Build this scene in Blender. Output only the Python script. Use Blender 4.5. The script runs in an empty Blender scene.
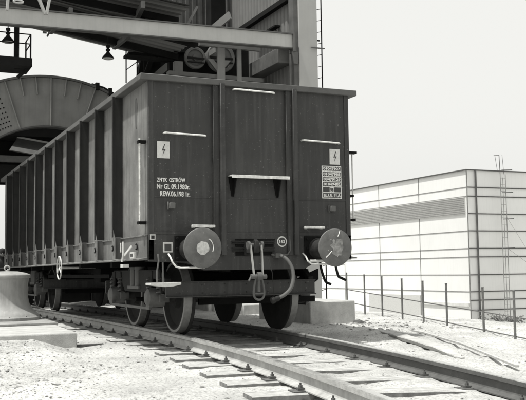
import bpy, math, random
from mathutils import Vector, Matrix, noise
random.seed(7)
S = bpy.context.scene
COL = S.collection
R = math.radians
# ------------------------------------------------------------------ camera
cam_d = bpy.data.cameras.new('camera'); cam = bpy.data.objects.new('camera', cam_d); COL.objects.link(cam)
cam_d.sensor_width = 36; cam_d.lens = 59.456; cam_d.clip_end = 6000; cam_d.clip_start = .05
def cam_axes(yaw, pitch, roll):
    cy, sy, cp, sp = math.cos(yaw), math.sin(yaw), math.cos(pitch), math.sin(pitch)
    f = Vector((-sy*cp, cy*cp, sp)); r = Vector((cy, sy, 0)); u = r.cross(f)
    return math.cos(roll)*r + math.sin(roll)*u, -math.sin(roll)*r + math.cos(roll)*u, f
cr, cu, cf = cam_axes(-.4221, .0812, -.0140)
m3 = Matrix((cr, cu, -cf)).transposed()
cam.matrix_world = Matrix.Translation((-4.3646, -9.9857, .7856)) @ m3.to_4x4()
S.camera = cam
# ------------------------------------------------------------------ light
SUN_EL = R(71); SUN_DIR = Vector((-math.cos(R(8))*math.cos(SUN_EL), -math.sin(R(8))*math.cos(SUN_EL), math.sin(SUN_EL)))
W = bpy.data.worlds.new('World'); S.world = W; W.use_nodes = True
nt = W.node_tree; nt.nodes.clear()
sky = nt.nodes.new('ShaderNodeTexSky'); sky.sky_type = 'NISHITA'; sky.sun_disc = False
sky.sun_elevation = SUN_EL; sky.sun_rotation = math.atan2(SUN_DIR.x, SUN_DIR.y)
sky.air_density = 1.6; sky.dust_density = 6.0; sky.ozone_density = 1
bw = nt.nodes.new('ShaderNodeRGBToBW'); tint = nt.nodes.new('ShaderNodeMix'); tint.data_type = 'RGBA'; tint.blend_type = 'MULTIPLY'
tint.inputs[0].default_value = 1; tint.inputs[7].default_value = (1, 1.0, .965, 1)
bg = nt.nodes.new('ShaderNodeBackground'); bg.inputs[1].default_value = .12
wo = nt.nodes.new('ShaderNodeOutputWorld')
nt.links.new(sky.outputs[0], bw.inputs[0]); hz = nt.nodes.new('ShaderNodeMix'); hz.data_type = 'FLOAT'; hz.inputs[0].default_value = .72; hz.inputs[3].default_value = 6.5   # thin bright overcast veils most of the clear sky
nt.links.new(bw.outputs[0], hz.inputs[2]); nt.links.new(hz.outputs[0], tint.inputs[6]); nt.links.new(tint.outputs[2], bg.inputs[0]); nt.links.new(bg.outputs[0], wo.inputs[0])
sd = bpy.data.lights.new('sun', 'SUN'); sd.energy = 3.8; sd.angle = R(2.0); sd.color = (1, .99, .95)
so = bpy.data.objects.new('sun', sd); COL.objects.link(so); so.rotation_euler = SUN_DIR.to_track_quat('Z', 'Y').to_euler()
vs = S.view_settings; vs.view_transform = 'Standard'; vs.look = 'None'; vs.gamma = 1; vs.use_curve_mapping = False; vs.exposure = 0.45
S.render.engine = 'CYCLES'; S.cycles.max_bounces = 6

# ------------------------------------------------------------------ materials
def mat(name, v, rough=.7, metal=0, var=.25, scale=6, spots=0, spot_v=.5, spot_scale=60, streak=0, bump=0, bump_scale=80, bdist=.01, tint_=(1, 1.0, .97), streak_v=None, spec=.4):
    m = bpy.data.materials.new(name); m.use_nodes = True; t = m.node_tree; b = t.nodes['Principled BSDF']
    N = t.nodes.new; Lk = t.links.new
    tc = N('ShaderNodeTexCoord')
    n1 = N('ShaderNodeTexNoise'); n1.inputs['Scale'].default_value = scale; n1.inputs['Detail'].default_value = 8; n1.inputs['Roughness'].default_value = .62
    Lk(tc.outputs['Object'], n1.inputs['Vector'])
    mr = N('ShaderNodeMapRange'); mr.inputs[1].default_value = .3; mr.inputs[2].default_value = .7; mr.inputs[3].default_value = v*(1-var); mr.inputs[4].default_value = v*(1+var)
    Lk(n1.outputs[0], mr.inputs[0]); cur = mr.outputs[0]
    def mixf(fac, a, val):
        x = N('ShaderNodeMix'); x.data_type = 'FLOAT'; Lk(fac, x.inputs[0]); Lk(a, x.inputs[2])
        x.inputs[3].default_value = val
        return x.outputs[0]
    if streak:
        mp = N('ShaderNodeMapping'); mp.inputs['Scale'].default_value = (9, 9, .7); Lk(tc.outputs['Object'], mp.inputs[0])
        n3 = N('ShaderNodeTexNoise'); n3.inputs['Scale'].default_value = 2; n3.inputs['Detail'].default_value = 6; Lk(mp.outputs[0], n3.inputs['Vector'])
        m3_ = N('ShaderNodeMapRange'); m3_.inputs[1].default_value = .48; m3_.inputs[2].default_value = .72; m3_.inputs[4].default_value = streak; Lk(n3.outputs[0], m3_.inputs[0])
        cur = mixf(m3_.outputs[0], cur, v*1.8 if streak_v is None else streak_v)
    if spots:
        n2 = N('ShaderNodeTexNoise'); n2.inputs['Scale'].default_value = spot_scale; n2.inputs['Detail'].default_value = 3; Lk(tc.outputs['Object'], n2.inputs['Vector'])
        m2 = N('ShaderNodeMapRange'); m2.inputs[1].default_value = .66; m2.inputs[2].default_value = .74; m2.inputs[4].default_value = spots; Lk(n2.outputs[0], m2.inputs[0])
        cur = mixf(m2.outputs[0], cur, spot_v)
    cc = N('ShaderNodeCombineColor')
    for i in range(3):
        k = N('ShaderNodeMath'); k.operation = 'MULTIPLY'; k.inputs[1].default_value = tint_[i]; Lk(cur, k.inputs[0]); Lk(k.outputs[0], cc.inputs[i])
    Lk(cc.outputs[0], b.inputs['Base Color'])
    b.inputs['Metallic'].default_value = metal; b.inputs['Specular IOR Level'].default_value = spec
    r2 = N('ShaderNodeMapRange'); r2.inputs[1].default_value = .3; r2.inputs[2].default_value = .7; r2.inputs[3].default_value = max(.1, rough-.12); r2.inputs[4].default_value = min(1, rough+.12)
    Lk(n1.outputs[0], r2.inputs[0]); Lk(r2.outputs[0], b.inputs['Roughness'])
    if bump:
        nb = N('ShaderNodeTexNoise'); nb.inputs['Scale'].default_value = bump_scale; nb.inputs['Detail'].default_value = 5; Lk(tc.outputs['Object'], nb.inputs['Vector'])
        bp = N('ShaderNodeBump'); bp.inputs['Strength'].default_value = bump; bp.inputs['Distance'].default_value = bdist; Lk(nb.outputs[0], bp.inputs['Height']); Lk(bp.outputs[0], b.inputs['Normal'])
    return m
M = dict(
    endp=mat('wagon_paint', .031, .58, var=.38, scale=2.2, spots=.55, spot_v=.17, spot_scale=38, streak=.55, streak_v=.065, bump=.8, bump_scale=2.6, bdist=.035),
    side=mat('sunlit_side_paint', .145, .8, var=.35, scale=2.5, streak=.5, streak_v=.06, spots=.3, spot_v=.2, bump=.2, bump_scale=30),  # wagon paint made paler for its sunlit side; streaks and spots are dirt
    rib=mat('rib_paint', .026, .8, spec=.2, var=.3, scale=5, streak=.3, streak_v=.05),
    rim=mat('rim_paint', .075, .65, var=.25, scale=4, spots=.5, spot_v=.2),
    black=mat('underframe_black', .008, .9, spec=.12, var=.4, scale=6, spots=.4, spot_v=.03),
    grease=mat('oily_steel', .035, .45, var=.4, scale=10, spots=.5, spot_v=.12),
    frame=mat('frame_paint', .026, .85, spec=.15, var=.3, scale=8, spots=.4, spot_v=.08, bump=.3),
    box=mat('axle_box_paint', .09, .7, var=.4, scale=9, spots=.3, spot_v=.03),
    wheel=mat('wheel_steel', .022, .9, spec=.12, var=.4, scale=5, spots=.3, spot_v=.05),
    tyre=mat('worn_tyre', .20, .5, metal=.3, var=.2, scale=20),
    buf=mat('buffer_plate', .10, .5, var=.3, scale=9, spots=.5, spot_v=.2, spot_scale=40),
    lube=mat('grease_patch', .44, .6, var=.3, scale=30),
    oldlube=mat('old_grease', .20, .7, var=.6, scale=25, spots=.7, spot_v=.45, spot_scale=40),
    white=mat('white_paint', .62, .7, var=.3, scale=14, spots=.85, spot_v=.18, spot_scale=55, streak=.3, streak_v=.35),
    letter=mat('white_lettering', .60, .8, var=.3, scale=50, spots=.8, spot_v=.12, spot_scale=110),
    plate=mat('pale_plate', .52, .6, var=.12, scale=30, spots=.3, spot_v=.3),
    ink=mat('dark_ink', .05, .7),
    steelg=mat('light_grey_steel', .40, .6, var=.1, scale=2, spots=.25, spot_v=.25, streak=.25, streak_v=.3),
    colw=mat('column_white', .34, .7, var=.06, scale=2, streak=.2, streak_v=.38),
    sheet=mat('wall_sheeting', .15, .7, var=.15, scale=2, streak=.4, streak_v=.12),
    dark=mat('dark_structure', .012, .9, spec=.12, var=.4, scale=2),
    mid=mat('mid_grey_steel', .09, .7, var=.3, scale=4),
    ring=mat('ring_plate', .27, .7, var=.16, scale=2, streak=.3, streak_v=.18, spots=.3, spot_v=.15),
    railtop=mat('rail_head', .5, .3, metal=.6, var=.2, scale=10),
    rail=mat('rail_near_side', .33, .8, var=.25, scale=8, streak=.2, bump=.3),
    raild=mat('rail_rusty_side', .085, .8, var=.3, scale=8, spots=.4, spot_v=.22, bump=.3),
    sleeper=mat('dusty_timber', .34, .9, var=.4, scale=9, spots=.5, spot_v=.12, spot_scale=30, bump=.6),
    clip=mat('clip_iron', .09, .8, var=.5, scale=30),
    conc=mat('concrete', .40, .9, var=.2, scale=6, spots=.4, spot_v=.18, spot_scale=40, bump=.5, streak=.3, streak_v=.25),
    iron=mat('capstan_iron', .27, .6, var=.22, scale=3, streak=.5, streak_v=.4, spots=.3, spot_v=.12),
    bld=mat('white_cladding', .76, .8, var=.05, scale=.6, streak=.35, streak_v=.66, tint_=(1, 1, .98)),
    louvre=mat('louvre_grey', .60, .7, var=.15, scale=4),
    joint=mat('dark_joint', .09, .7), jointl=mat('grey_joint', .22, .7),
    post=mat('fence_grey', .13, .7, var=.3, scale=20),
    cloth=mat('dark_cloth', .03, .9), skin=mat('skin', .3, .6), hair=mat('hair', .02, .8),
    twig=mat('dry_twig', .12, .9, var=.5), bulb=mat('lamp_glass', .5, .3),
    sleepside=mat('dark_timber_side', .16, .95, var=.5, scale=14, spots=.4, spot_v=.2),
    clod=mat('dirt_clod', .24, .95, var=.45, scale=12, bump=.5),
)
def ground_mat():
    m = bpy.data.materials.new('dusty_ground'); m.use_nodes = True; t = m.node_tree; b = t.nodes['Principled BSDF']; N = t.nodes.new; Lk = t.links.new
    tc = N('ShaderNodeTexCoord')
    def nz(s, d=8, ro=.6):
        n = N('ShaderNodeTexNoise'); n.inputs['Scale'].default_value = s; n.inputs['Detail'].default_value = d; n.inputs['Roughness'].default_value = ro; Lk(tc.outputs['Object'], n.inputs['Vector']); return n.outputs[0]
    a = N('ShaderNodeMapRange'); a.inputs[1].default_value = .35; a.inputs[2].default_value = .62; a.inputs[3].default_value = .33; a.inputs[4].default_value = .50; Lk(nz(.9), a.inputs[0])
    g = N('ShaderNodeMapRange'); g.inputs[1].default_value = .38; g.inputs[2].default_value = .52; g.inputs[3].default_value = .52; g.inputs[4].default_value = 1.0; Lk(nz(38, 6, .75), g.inputs[0])
    mu = N('ShaderNodeMath'); mu.operation = 'MULTIPLY'; Lk(a.outputs[0], mu.inputs[0]); Lk(g.outputs[0], mu.inputs[1])
    cc = N('ShaderNodeCombineColor')
    for i, k_ in enumerate((1, 1, .97)):
        k = N('ShaderNodeMath'); k.operation = 'MULTIPLY'; k.inputs[1].default_value = k_; Lk(mu.outputs[0], k.inputs[0]); Lk(k.outputs[0], cc.inputs[i])
    Lk(cc.outputs[0], b.inputs['Base Color']); b.inputs['Roughness'].default_value = .95; b.inputs['Specular IOR Level'].default_value = .15
    bp = N('ShaderNodeBump'); bp.inputs['Strength'].default_value = .7; bp.inputs['Distance'].default_value = .012; Lk(nz(30, 8, .7), bp.inputs['Height']); Lk(bp.outputs[0], b.inputs['Normal'])
    return m
M['ground'] = ground_mat()

# ------------------------------------------------------------------ builders (all coordinates are world coordinates)
class MB:
    def __init__(s): s.v = []; s.f = []
    def add(s, vs_, fs):
        n = len(s.v); s.v += [Vector(p) for p in vs_]; s.f += [tuple(i+n for i in q) for q in fs]; return s
    def box(s, x0, x1, y0, y1, z0, z1, mtx=None):
        vs_ = [(x, y, z) for z in (z0, z1) for y in (y0, y1) for x in (x0, x1)]
        if mtx: vs_ = [mtx @ Vector(p) for p in vs_]
        return s.add(vs_, [(0, 2, 3, 1), (4, 5, 7, 6), (0, 1, 5, 4), (2, 6, 7, 3), (0, 4, 6, 2), (1, 3, 7, 5)])
    def bar(s, a, b, w, h, up=(0, 0, 1)):
        a, b = Vector(a), Vector(b); d = (b-a).normalized(); sd_ = d.cross(Vector(up)).normalized(); u = sd_.cross(d)
        vs_ = [p + sx*sd_*w/2 + sz*u*h/2 for p in (a, b) for sz in (-1, 1) for sx in (-1, 1)]
        return s.add(vs_, [(0, 1, 3, 2), (4, 6, 7, 5), (0, 4, 5, 1), (2, 3, 7, 6), (0, 2, 6, 4), (1, 5, 7, 3)])
    def tube(s, pts, r, n=8, rs=None):
        pts = [Vector(p) for p in pts]; rings = []; prev = None
        for i, p in enumerate(pts):
            d = (pts[min(i+1, len(pts)-1)] - pts[max(i-1, 0)]).normalized()
            ref = prev if prev else (Vector((0, 0, 1)) if abs(d.z) < .9 else Vector((1, 0, 0)))
            a = (ref - d*ref.dot(d)).normalized(); b = d.cross(a); prev = a
            rr = rs[i] if rs else r
            rings.append([p + rr*(math.cos(t)*a + math.sin(t)*b) for t in [2*math.pi*k/n for k in range(n)]])
        fs = []
        for i in range(len(pts)-1):
            for k in range(n): fs.append((i*n+k, i*n+(k+1) % n, (i+1)*n+(k+1) % n, (i+1)*n+k))
        fs.append(tuple(range(n-1, -1, -1))); fs.append(tuple((len(pts)-1)*n+k for k in range(n)))
        return s.add([p for q in rings for p in q], fs)
    def lathe(s, o, axis, prof, n=32, caps=True):   # prof: (distance along axis, radius)
        o = Vector(o); d = Vector(axis).normalized(); ref = Vector((0, 0, 1)) if abs(d.z) < .9 else Vector((1, 0, 0))
        a = (ref - d*ref.dot(d)).normalized(); b = d.cross(a); vs_ = []
        for t, r in prof:
            for k in range(n):
                q = 2*math.pi*k/n; vs_.append(o + d*t + r*(math.cos(q)*a + math.sin(q)*b))
        fs = []
        for i in range(len(prof)-1):
            for k in range(n): fs.append((i*n+k, i*n+(k+1) % n, (i+1)*n+(k+1) % n, (i+1)*n+k))
        if caps: fs.append(tuple(range(n-1, -1, -1))); fs.append(tuple((len(prof)-1)*n+k for k in range(n)))
        return s.add(vs_, fs)
    def prism(s, poly, axis, a, b):      # poly 2D in the other two axes (ascending order)
        n = len(poly); vs_ = []
        for t in (a, b):
            for p in poly:
                c = list(p); c.insert(axis, t); vs_.append(c)
        fs = [tuple(range(n))[::-1], tuple(range(n, 2*n))] + [(i, (i+1) % n, n+(i+1) % n, n+i) for i in range(n)]
        return s.add(vs_, fs)
    def obj(s, name, m, parent=None, loc=None, smooth=40, bevel=0):
        o_ = Vector(loc) if loc is not None else Vector((0, 0, 0))
        off = root_of(parent) if parent else o_
        me = bpy.data.meshes.new(name); me.from_pydata([tuple(p-off) for p in s.v], [], s.f)
        import bmesh
        bm = bmesh.new(); bm.from_mesh(me); bmesh.ops.recalc_face_normals(bm, faces=bm.faces); bm.to_mesh(me); bm.free()
        me.polygons.foreach_set('use_smooth', [True]*len(me.polygons)); me.set_sharp_from_angle(angle=R(smooth))
        me.materials.append(M[m] if isinstance(m, str) else m)
        o = bpy.data.objects.new(name, me); COL.objects.link(o)
        if parent: o.parent = parent
        else: o.location = o_
        if bevel:
            bv = o.modifiers.new('bevel', 'BEVEL'); bv.width = bevel; bv.segments = 1; bv.limit_method = 'ANGLE'; bv.angle_limit = R(50); bv.harden_normals = False
        return o
def root_of(p):
    v = Vector((0, 0, 0))
    while p: v += p.location; p = p.parent
    return v
def tag(o, label, cat, group=None):
    o['label'] = label; o['category'] = cat
    if group: o['group'] = group
    return o
def thing(name, label, cat, loc, group=None):
    o = bpy.data.objects.new(name, None); o.empty_display_size = .2; COL.objects.link(o); o.location = loc
    return tag(o, label, cat, group)
def copy_tree(o, parent=None):
    c = o.copy(); COL.objects.link(c)
    if parent: c.parent = parent
    for ch in [x for x in o.children]: copy_tree(ch, c)
    return c
def text_mesh(name, s, x, y, z, h, m, parent, width=None, bold=.0, shear=0):
    cu_ = bpy.data.curves.new(name, 'FONT'); cu_.body = s; cu_.size = 1; cu_.offset = bold; cu_.extrude = .004; cu_.resolution_u = 3
    t = bpy.data.objects.new(name+'_src', cu_); COL.objects.link(t)
    bpy.context.view_layer.update()
    dg = bpy.context.evaluated_depsgraph_get(); me = bpy.data.meshes.new_from_object(t.evaluated_get(dg))
    bpy.data.objects.remove(t); bpy.data.curves.remove(cu_)
    xs = [v.co.x for v in me.vertices]; ys = [v.co.y for v in me.vertices]
    w0 = max(xs)-min(xs); h0 = max(ys)-min(ys); sx = (width/w0) if width else h/h0; sy = h/h0; x0, y0 = min(xs), min(ys)
    off = root_of(parent)
    for v in me.vertices:
        a, b, c = v.co; v.co = Vector((x+(a-x0)*sx, y-c*1.0, z+(b-y0)*sy)) - off
    me.materials.clear(); me.materials.append(M[m])
    o = bpy.data.objects.new(name, me); COL.objects.link(o); o.parent = parent; return o

# ------------------------------------------------------------------ track geometry
def near_x(y):
    v = y-2; return -.80 - (.0125 if v < 0 else .002)*v*v
def near_dx(y):
    v = y-2; return -2*(.0125 if v < 0 else .002)*v
def frame_at(y):      # point on the near rail, unit normal (to the right) and tangent
    k = near_dx(y); t = Vector((k, 1, 0)).normalized(); n = Vector((t.y, -t.x, 0)); return Vector((near_x(y), y, 0)), n, t
GAUGE = 1.45
def far_z(y): return -.065*max(0, min(1, (1-y)/5.7))
# ------------------------------------------------------------------ ground
def sstep(a, b, x):
    t = max(0, min(1, (x-a)/(b-a))); return t*t*(3-2*t)
def ground_z(x, y):
    d = x - near_x(max(-30, min(30, y)))
    base = -.20 + .027*(1-sstep(.45, 1.0, -d))*sstep(-3, 3, y+0) + .012*(1-sstep(.45, 1.2, -d))
    base += .02*noise.noise(Vector((x*2.2, y*2.2, 11)))*(1-sstep(.9, 1.4, -d))
    tr = -.171 + .7*far_z(y) +   .009*noise.noise(Vector((x*2.5, y*1.2, 31)))                # dust packed between the rails
    w = sstep(-.05, .15, d)*(1-sstep(1.75, 2.3, d))
    z = base*(1-w) + tr*w
    # right bank: sinks to the yard
    if d > 2.2:
        z += .055*sstep(2.2, 2.9, d)*(1-sstep(-2.0, 1.0, -y)*1.0)
        z -= .12*sstep(0, 5, -y)*sstep(2.5, 5, d)
        z -= 1.5*sstep(5.2, 16, d + max(0, -y)*.0)
    if x < -9: z -= .6*sstep(9, 40, -x)
    near = max(0, 1-math.hypot(x+2, y+2)/30)
    z += near*.030*noise.fractal(Vector((x*.8, y*.8, 3)), 1, 2, 4)
    if x < -1.95: z += (.13*sstep(1.95, 2.5, -x))*sstep(-.6, 1.4, y)*(1-sstep(1.75, 2.2, y))
    if d < -.55:
        z += near*(.012+.020*sstep(-.2, .5, noise.noise(Vector((x*.7, y*.7, 21)))+.15))*noise.fractal(Vector((x*8, y*8, 1)), .6, 2.1, 5)*sstep(.6, 1.1, -d)
        z += .05*sstep(.3, 2.5, -d-1.2)*max(0, noise.noise(Vector((x*1.3, y*1.3, 7))))
    elif d > 1.8:
        z += near*.03*noise.fractal(Vector((x*3, y*3, 5)), .8, 2, 5)*sstep(1.8, 2.4, d)
    else:
        z += near*.006*noise.fractal(Vector((x*7, y*7, 2)), .8, 2, 4)
    return z
def axis_pts(a, b, step, far):
    c = []; x = a
    while x <= b+1e-6: c.append(x); x += step
    g = step; lo = []; x = a
    while x > -far: g *= 1.18; x -= g; lo.append(x)
    g = step; hi = []; x = b
    while x < far: g *= 1.18; x += g; hi.append(x)
    return lo[::-1]+c+hi
gx = axis_pts(-4.2, 5.2, .035, 2500); gy = axis_pts(-6.6, 6.0, .045, 2500)
mb = MB(); nx, ny = len(gx), len(gy)
mb.v = [Vector((x, y, ground_z(x, y))) for y in gy for x in gx]
mb.f = [(j*nx+i, j*nx+i+1, (j+1)*nx+i+1, (j+1)*nx+i) for j in range(ny-1) for i in range(nx-1)]
g = mb.obj('ground', 'ground', smooth=180); g['kind'] = 'structure'

# ------------------------------------------------------------------ clods and small stones
def blob(mb, c, r, seed=0, n=6, flat=.6):
    rnd = random.Random(seed); vs_ = []; fs = []
    rings = 4; sxx, syy = rnd.uniform(.7, 1.4), rnd.uniform(.7, 1.4)
    for i in range(1, rings):
        ph = math.pi*i/rings
        for k in range(n):
            th = 2*math.pi*(k+.5*(i % 2))/n; q = r*(.7+.6*rnd.random())
            vs_.append((c[0]+sxx*q*math.sin(ph)*math.cos(th), c[1]+syy*q*math.sin(ph)*math.sin(th), c[2]+flat*q*math.cos(ph)))
    top = len(vs_); vs_.append((c[0], c[1], c[2]+flat*r)); vs_.append((c[0], c[1], c[2]-flat*r))
    for i in range(rings-2):
        for k in range(n): fs.append((i*n+k, i*n+(k+1) % n, (i+1)*n+(k+1) % n, (i+1)*n+k))
    for k in range(n): fs.append((top, (k+1) % n, k)); fs.append((top+1, (rings-2)*n+k, (rings-2)*n+(k+1) % n))
    mb.add(vs_, fs)
mb = MB(); k = 0
while k < 2600:
    x = random.uniform(-4.4, -1.2); y = random.uniform(-4.5, 1.55)
    d = x-near_x(y)
    dens = noise.noise(Vector((x*1.1, y*1.1, 9)))*.5+.5
    if d > -1.0 or random.random() > dens*(.25+.75*sstep(1.0, 2.2, -d)): continue
    r = .004+.014*random.random()**3
    if random.random() < .012: r = .024
    blob(mb, (x, y, ground_z(x, y)+r*.0), r, k, 6, .55); k += 1
o = mb.obj('dirt_clods', 'clod', smooth=25); o['kind'] = 'stuff'
mb = MB(); k = 0
while k < 1500:
    x = random.uniform(-2.0, 4.6); y = random.uniform(-5.5, 8)
    d = x-near_x(y)
    if not (-.9 < d < -.15 or .2 < d < 1.3 or d > 1.7): continue
    if d > 1.7 and noise.noise(Vector((x, y, 4))) < .05: continue
    r = .005+.014*random.random()**3
    blob(mb, (x, y, ground_z(x, y)+r*.2), r, k+9000); k += 1
for q in range(150):
    x, y = random.gauss(2.9, .45), random.gauss(2.1, .8)
    if x > 2.15 and not (2.2 < x < 3.2 and y > 2.8): blob(mb, (x, y, ground_z(x, y)+.004), random.uniform(.012, .045)*random.random()**.5, 20000+q, 6, .5)
o = mb.obj('track_gravel', 'clod', smooth=25); o['kind'] = 'stuff'

# ------------------------------------------------------------------ rails
PROF = [(-.065, -.149), (.065, -.149), (.065, -.139), (.016, -.118), (.0085, -.10), (.0085, -.052), (.0335, -.038), (.0335, -.006), (.027, 0), (-.027, 0), (-.0335, -.006), (-.0335, -.038), (-.0085, -.052), (-.0085, -.10), (-.016, -.118), (-.065, -.139)]
def make_rail(side, name, label, sm):
    ys = [(-8+.25*i) for i in range(int(34/.25)+1)]; n = len(PROF); vs_ = []
    for y in ys:
        p, nn, t = frame_at(y); zz = far_z(y) if side else 0
        c = p + nn*GAUGE*side
        for a, b in PROF: vs_.append(c+nn*a+Vector((0, 0, b+zz)))
    fs = [(i*n+k, i*n+(k+1) % n, (i+1)*n+(k+1) % n, (i+1)*n+k) for i in range(len(ys)-1) for k in range(n)]
    fs += [tuple(range(n)), tuple((len(ys)-1)*n+k for k in range(n))]
    m_ = MB().add(vs_, fs); o = m_.obj(name, sm, smooth=35, loc=(near_x(0)+GAUGE*side, 0, -.15)); tag(o, label, 'rail', 'rails of the siding track')
    o.data.materials.append(M['railtop'])
    for pl in o.data.polygons:
        c = pl.center.z + (-.15)
        if pl.normal.z > .55 and c > -.16+.08: pl.material_index = 1
    return o
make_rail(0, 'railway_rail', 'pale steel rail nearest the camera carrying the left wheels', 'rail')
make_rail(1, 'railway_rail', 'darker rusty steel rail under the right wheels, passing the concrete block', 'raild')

# ------------------------------------------------------------------ sleepers
def make_sleeper(y0, first):
    p, nn, t = frame_at(y0)
    L = .50+random.uniform(-.05, .05); nn, t = (Matrix.Rotation(random.uniform(-.022, .022), 3, 'Z') @ nn), t; t = Vector((-nn.y, nn.x, 0))
    z = -.151 - random.uniform(0, .004)
    tilt = far_z(y0)
    root = thing('railway_sleeper', '', 'sleeper', (p.x, p.y, z), 'sleepers under the track')
    b = MB(); xs = [-L+ (2*L+GAUGE)*i/14 for i in range(15)]
    hw = .13; rows = []
    for x in xs:
        dz = tilt*max(0, min(1, x/GAUGE))
        for (yy, zz) in ((-hw, -.13), (-hw, -.008), (-hw+.01, 0), (hw-.01, 0), (hw, -.008), (hw, -.13)):
            j = .006*(random.random()-.5)
            rows.append(Vector((x, yy+j, zz+dz + (0 if zz < -.1 else .5*j))))
    n = 6; fs = [(i*n+k, i*n+(k+1) % n, (i+1)*n+(k+1) % n, (i+1)*n+k) for i in range(14) for k in range(n)] + [tuple(range(n))[::-1], tuple(14*n+k for k in range(n))]
    rot = Matrix((nn, t, Vector((0, 0, 1)))).transposed()
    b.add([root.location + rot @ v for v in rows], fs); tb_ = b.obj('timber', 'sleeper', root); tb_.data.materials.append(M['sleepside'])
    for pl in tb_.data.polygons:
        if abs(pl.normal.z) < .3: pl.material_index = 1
    for side in (0, 1):
        zz = tilt*side
        tp = MB(); mt = Matrix.Translation(root.location) @ rot.to_4x4()
        tp.box(side*GAUGE-.165, side*GAUGE+.165, -.075, .075, -.004+zz, .011+zz, mt)
        tp.obj('tie_plate', 'clip', root)
        for s_ in (-1, 1):
            cl = MB(); xx = side*GAUGE+s_*.085
            cl.box(xx-.028, xx+.028, -.03, .03, .011+zz, .030+zz, mt)
            cl.lathe(mt @ Vector((xx, 0, .03+zz)), (0, 0, 1), [(0, .018), (.02, .018), (.021, .009), (.038, .009)], 6)
            cl.obj('rail_clip', 'clip', root)
    return root
ys = []; y = -5.355
while y < 16: ys.append(y); y += .745
ords = ['first', 'second', 'third', 'fourth', 'fifth', 'sixth', 'seventh', 'eighth', 'ninth', 'tenth']
# the sleeper that shows closest to the foot of the picture stands at y = -4.61
lab = {}
vis = [v for v in ys if v > -5.0]; far_ = [v for v in ys if v >= 9]
for i, v in enumerate(ys):
    s_ = make_sleeper(v, i == 0)
    if v <= -5.0: s_['label'] = 'dust covered timber sleeper crossing the bottom edge of the picture'; continue
    j = vis.index(v)
    if j < 7: s_['label'] = f'dusty timber sleeper in the sunlit track before the wagon, {ords[j]} counted from the nearest'
    elif v < 5.5:
        s_['label'] = f'dusty timber sleeper with exposed end beside the wagon, {ords[j-7]} beyond the wagon front'
    elif v < 9: s_['label'] = f'timber sleeper alongside the concrete capstan slab, {ords[j-14]} of those by the slab'
    else: s_['label'] = f'shadowed timber sleeper under the far end of the wagon, {ords[far_.index(v)]} of these'

# ------------------------------------------------------------------ the wagon
HW, HT, LEN, SILL = 1.38, 3.17, 12.38, .96
wagon = thing('freight_wagon', 'dark open freight wagon with ribbed sides and round buffers on the track', 'railway wagon', (0, LEN/2, 0))
def P(b, name, m, par=None, **k): return b.obj(name, m, par or wagon, **k)
# end walls
for yy, s_ in ((0, 1), (LEN, -1)):
    b = MB(); b.box(-HW+.02, HW-.02, min(yy+s_*.0, yy+s_*.03), max(yy+s_*.0, yy+s_*.03), .93, HT-.02)
    if s_ == 1:
        for z in (1.69,):
            b.box(-HW+.07, HW-.07, -.006, .002, z-.006, z+.006)
        b.box(-HW+.02, HW-.02, -.014, .002, 1.235, 1.262)
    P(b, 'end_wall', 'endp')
    for x in (-HW, HW):
        b = MB()
        q = .065 if x < 0 else -.065
        b.box(min(x, x+q), max(x, x+q), min(yy-s_*.012, yy+s_*.05), max(yy-s_*.012, yy+s_*.05), .93, HT-.03)
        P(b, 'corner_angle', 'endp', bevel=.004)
    for x in (-.485, .515):
        b = MB(); d0, d1 = (-.075, 0) if s_ == 1 else (LEN, LEN+.075)
        b.box(x+.012, x+.075, d0, d1, .98, HT-.05); b.box(x-.062, x+.012, d0+.045*(s_ == 1), d1-.045*(s_ == -1), .98, HT-.05)
        b.box(x-.075, x-.062, d0+.03*(s_ == 1), d1-.03*(s_ == -1), .98, HT-.05)
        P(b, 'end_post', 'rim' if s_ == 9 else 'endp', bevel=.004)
# side walls
for sx in (-1, 1):
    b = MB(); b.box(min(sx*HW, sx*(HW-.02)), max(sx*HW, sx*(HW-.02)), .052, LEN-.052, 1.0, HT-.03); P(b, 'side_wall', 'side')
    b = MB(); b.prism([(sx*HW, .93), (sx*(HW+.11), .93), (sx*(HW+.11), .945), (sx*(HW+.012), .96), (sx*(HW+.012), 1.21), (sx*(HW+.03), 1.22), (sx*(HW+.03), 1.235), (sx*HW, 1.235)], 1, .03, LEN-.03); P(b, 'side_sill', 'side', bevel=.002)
    for k in range(11):
        y = 1.18+k*.993
        b = MB()
        b.prism([(sx*HW, 1.245), (sx*(HW+.10), 1.245), (sx*(HW+.128), 1.4), (sx*(HW+.128), HT-.06), (sx*HW, HT-.06)], 1, y-.014, y+.014)
        b.box(min(sx*(HW+.128), sx*(HW+.138)), max(sx*(HW+.128), sx*(HW+.138)), y-.022, y+.022, 1.245, HT-.06)
        r_ = P(b, 'side_rib', 'rib'); b = MB()
        b.prism([(sx*(HW+.013), .962), (sx*(HW+.11), .962), (sx*(HW+.11), 1.238), (sx*(HW+.03), 1.238), (sx*(HW+.013), 1.20)], 1, y-.012, y+.012)
        b.box(min(sx*(HW+.11), sx*(HW+.12)), max(sx*(HW+.11), sx*(HW+.12)), y-.08, y+.08, .965, 1.235)
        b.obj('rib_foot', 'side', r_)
        t_ = MB(); pts = [(sx*(HW+.135), y+.035*math.cos(a)-.0, 1.10+.035*math.sin(a)) for a in [R(50+26*q) for q in range(11)]]
        t_.tube([(sx*(HW+.118), pts[0][1], pts[0][2])]+pts+[(sx*(HW+.118), pts[-1][1], pts[-1][2])], .007, 6); t_.obj('tie_ring', 'black', r_)
    t_ = MB(); pts = [(sx*(HW+.03), .42+.035*math.cos(a), 1.10+.035*math.sin(a)) for a in [R(50+26*q) for q in range(11)]]
    t_.tube(pts, .008, 6); P(t_, 'tie_ring', 'black')
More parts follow.
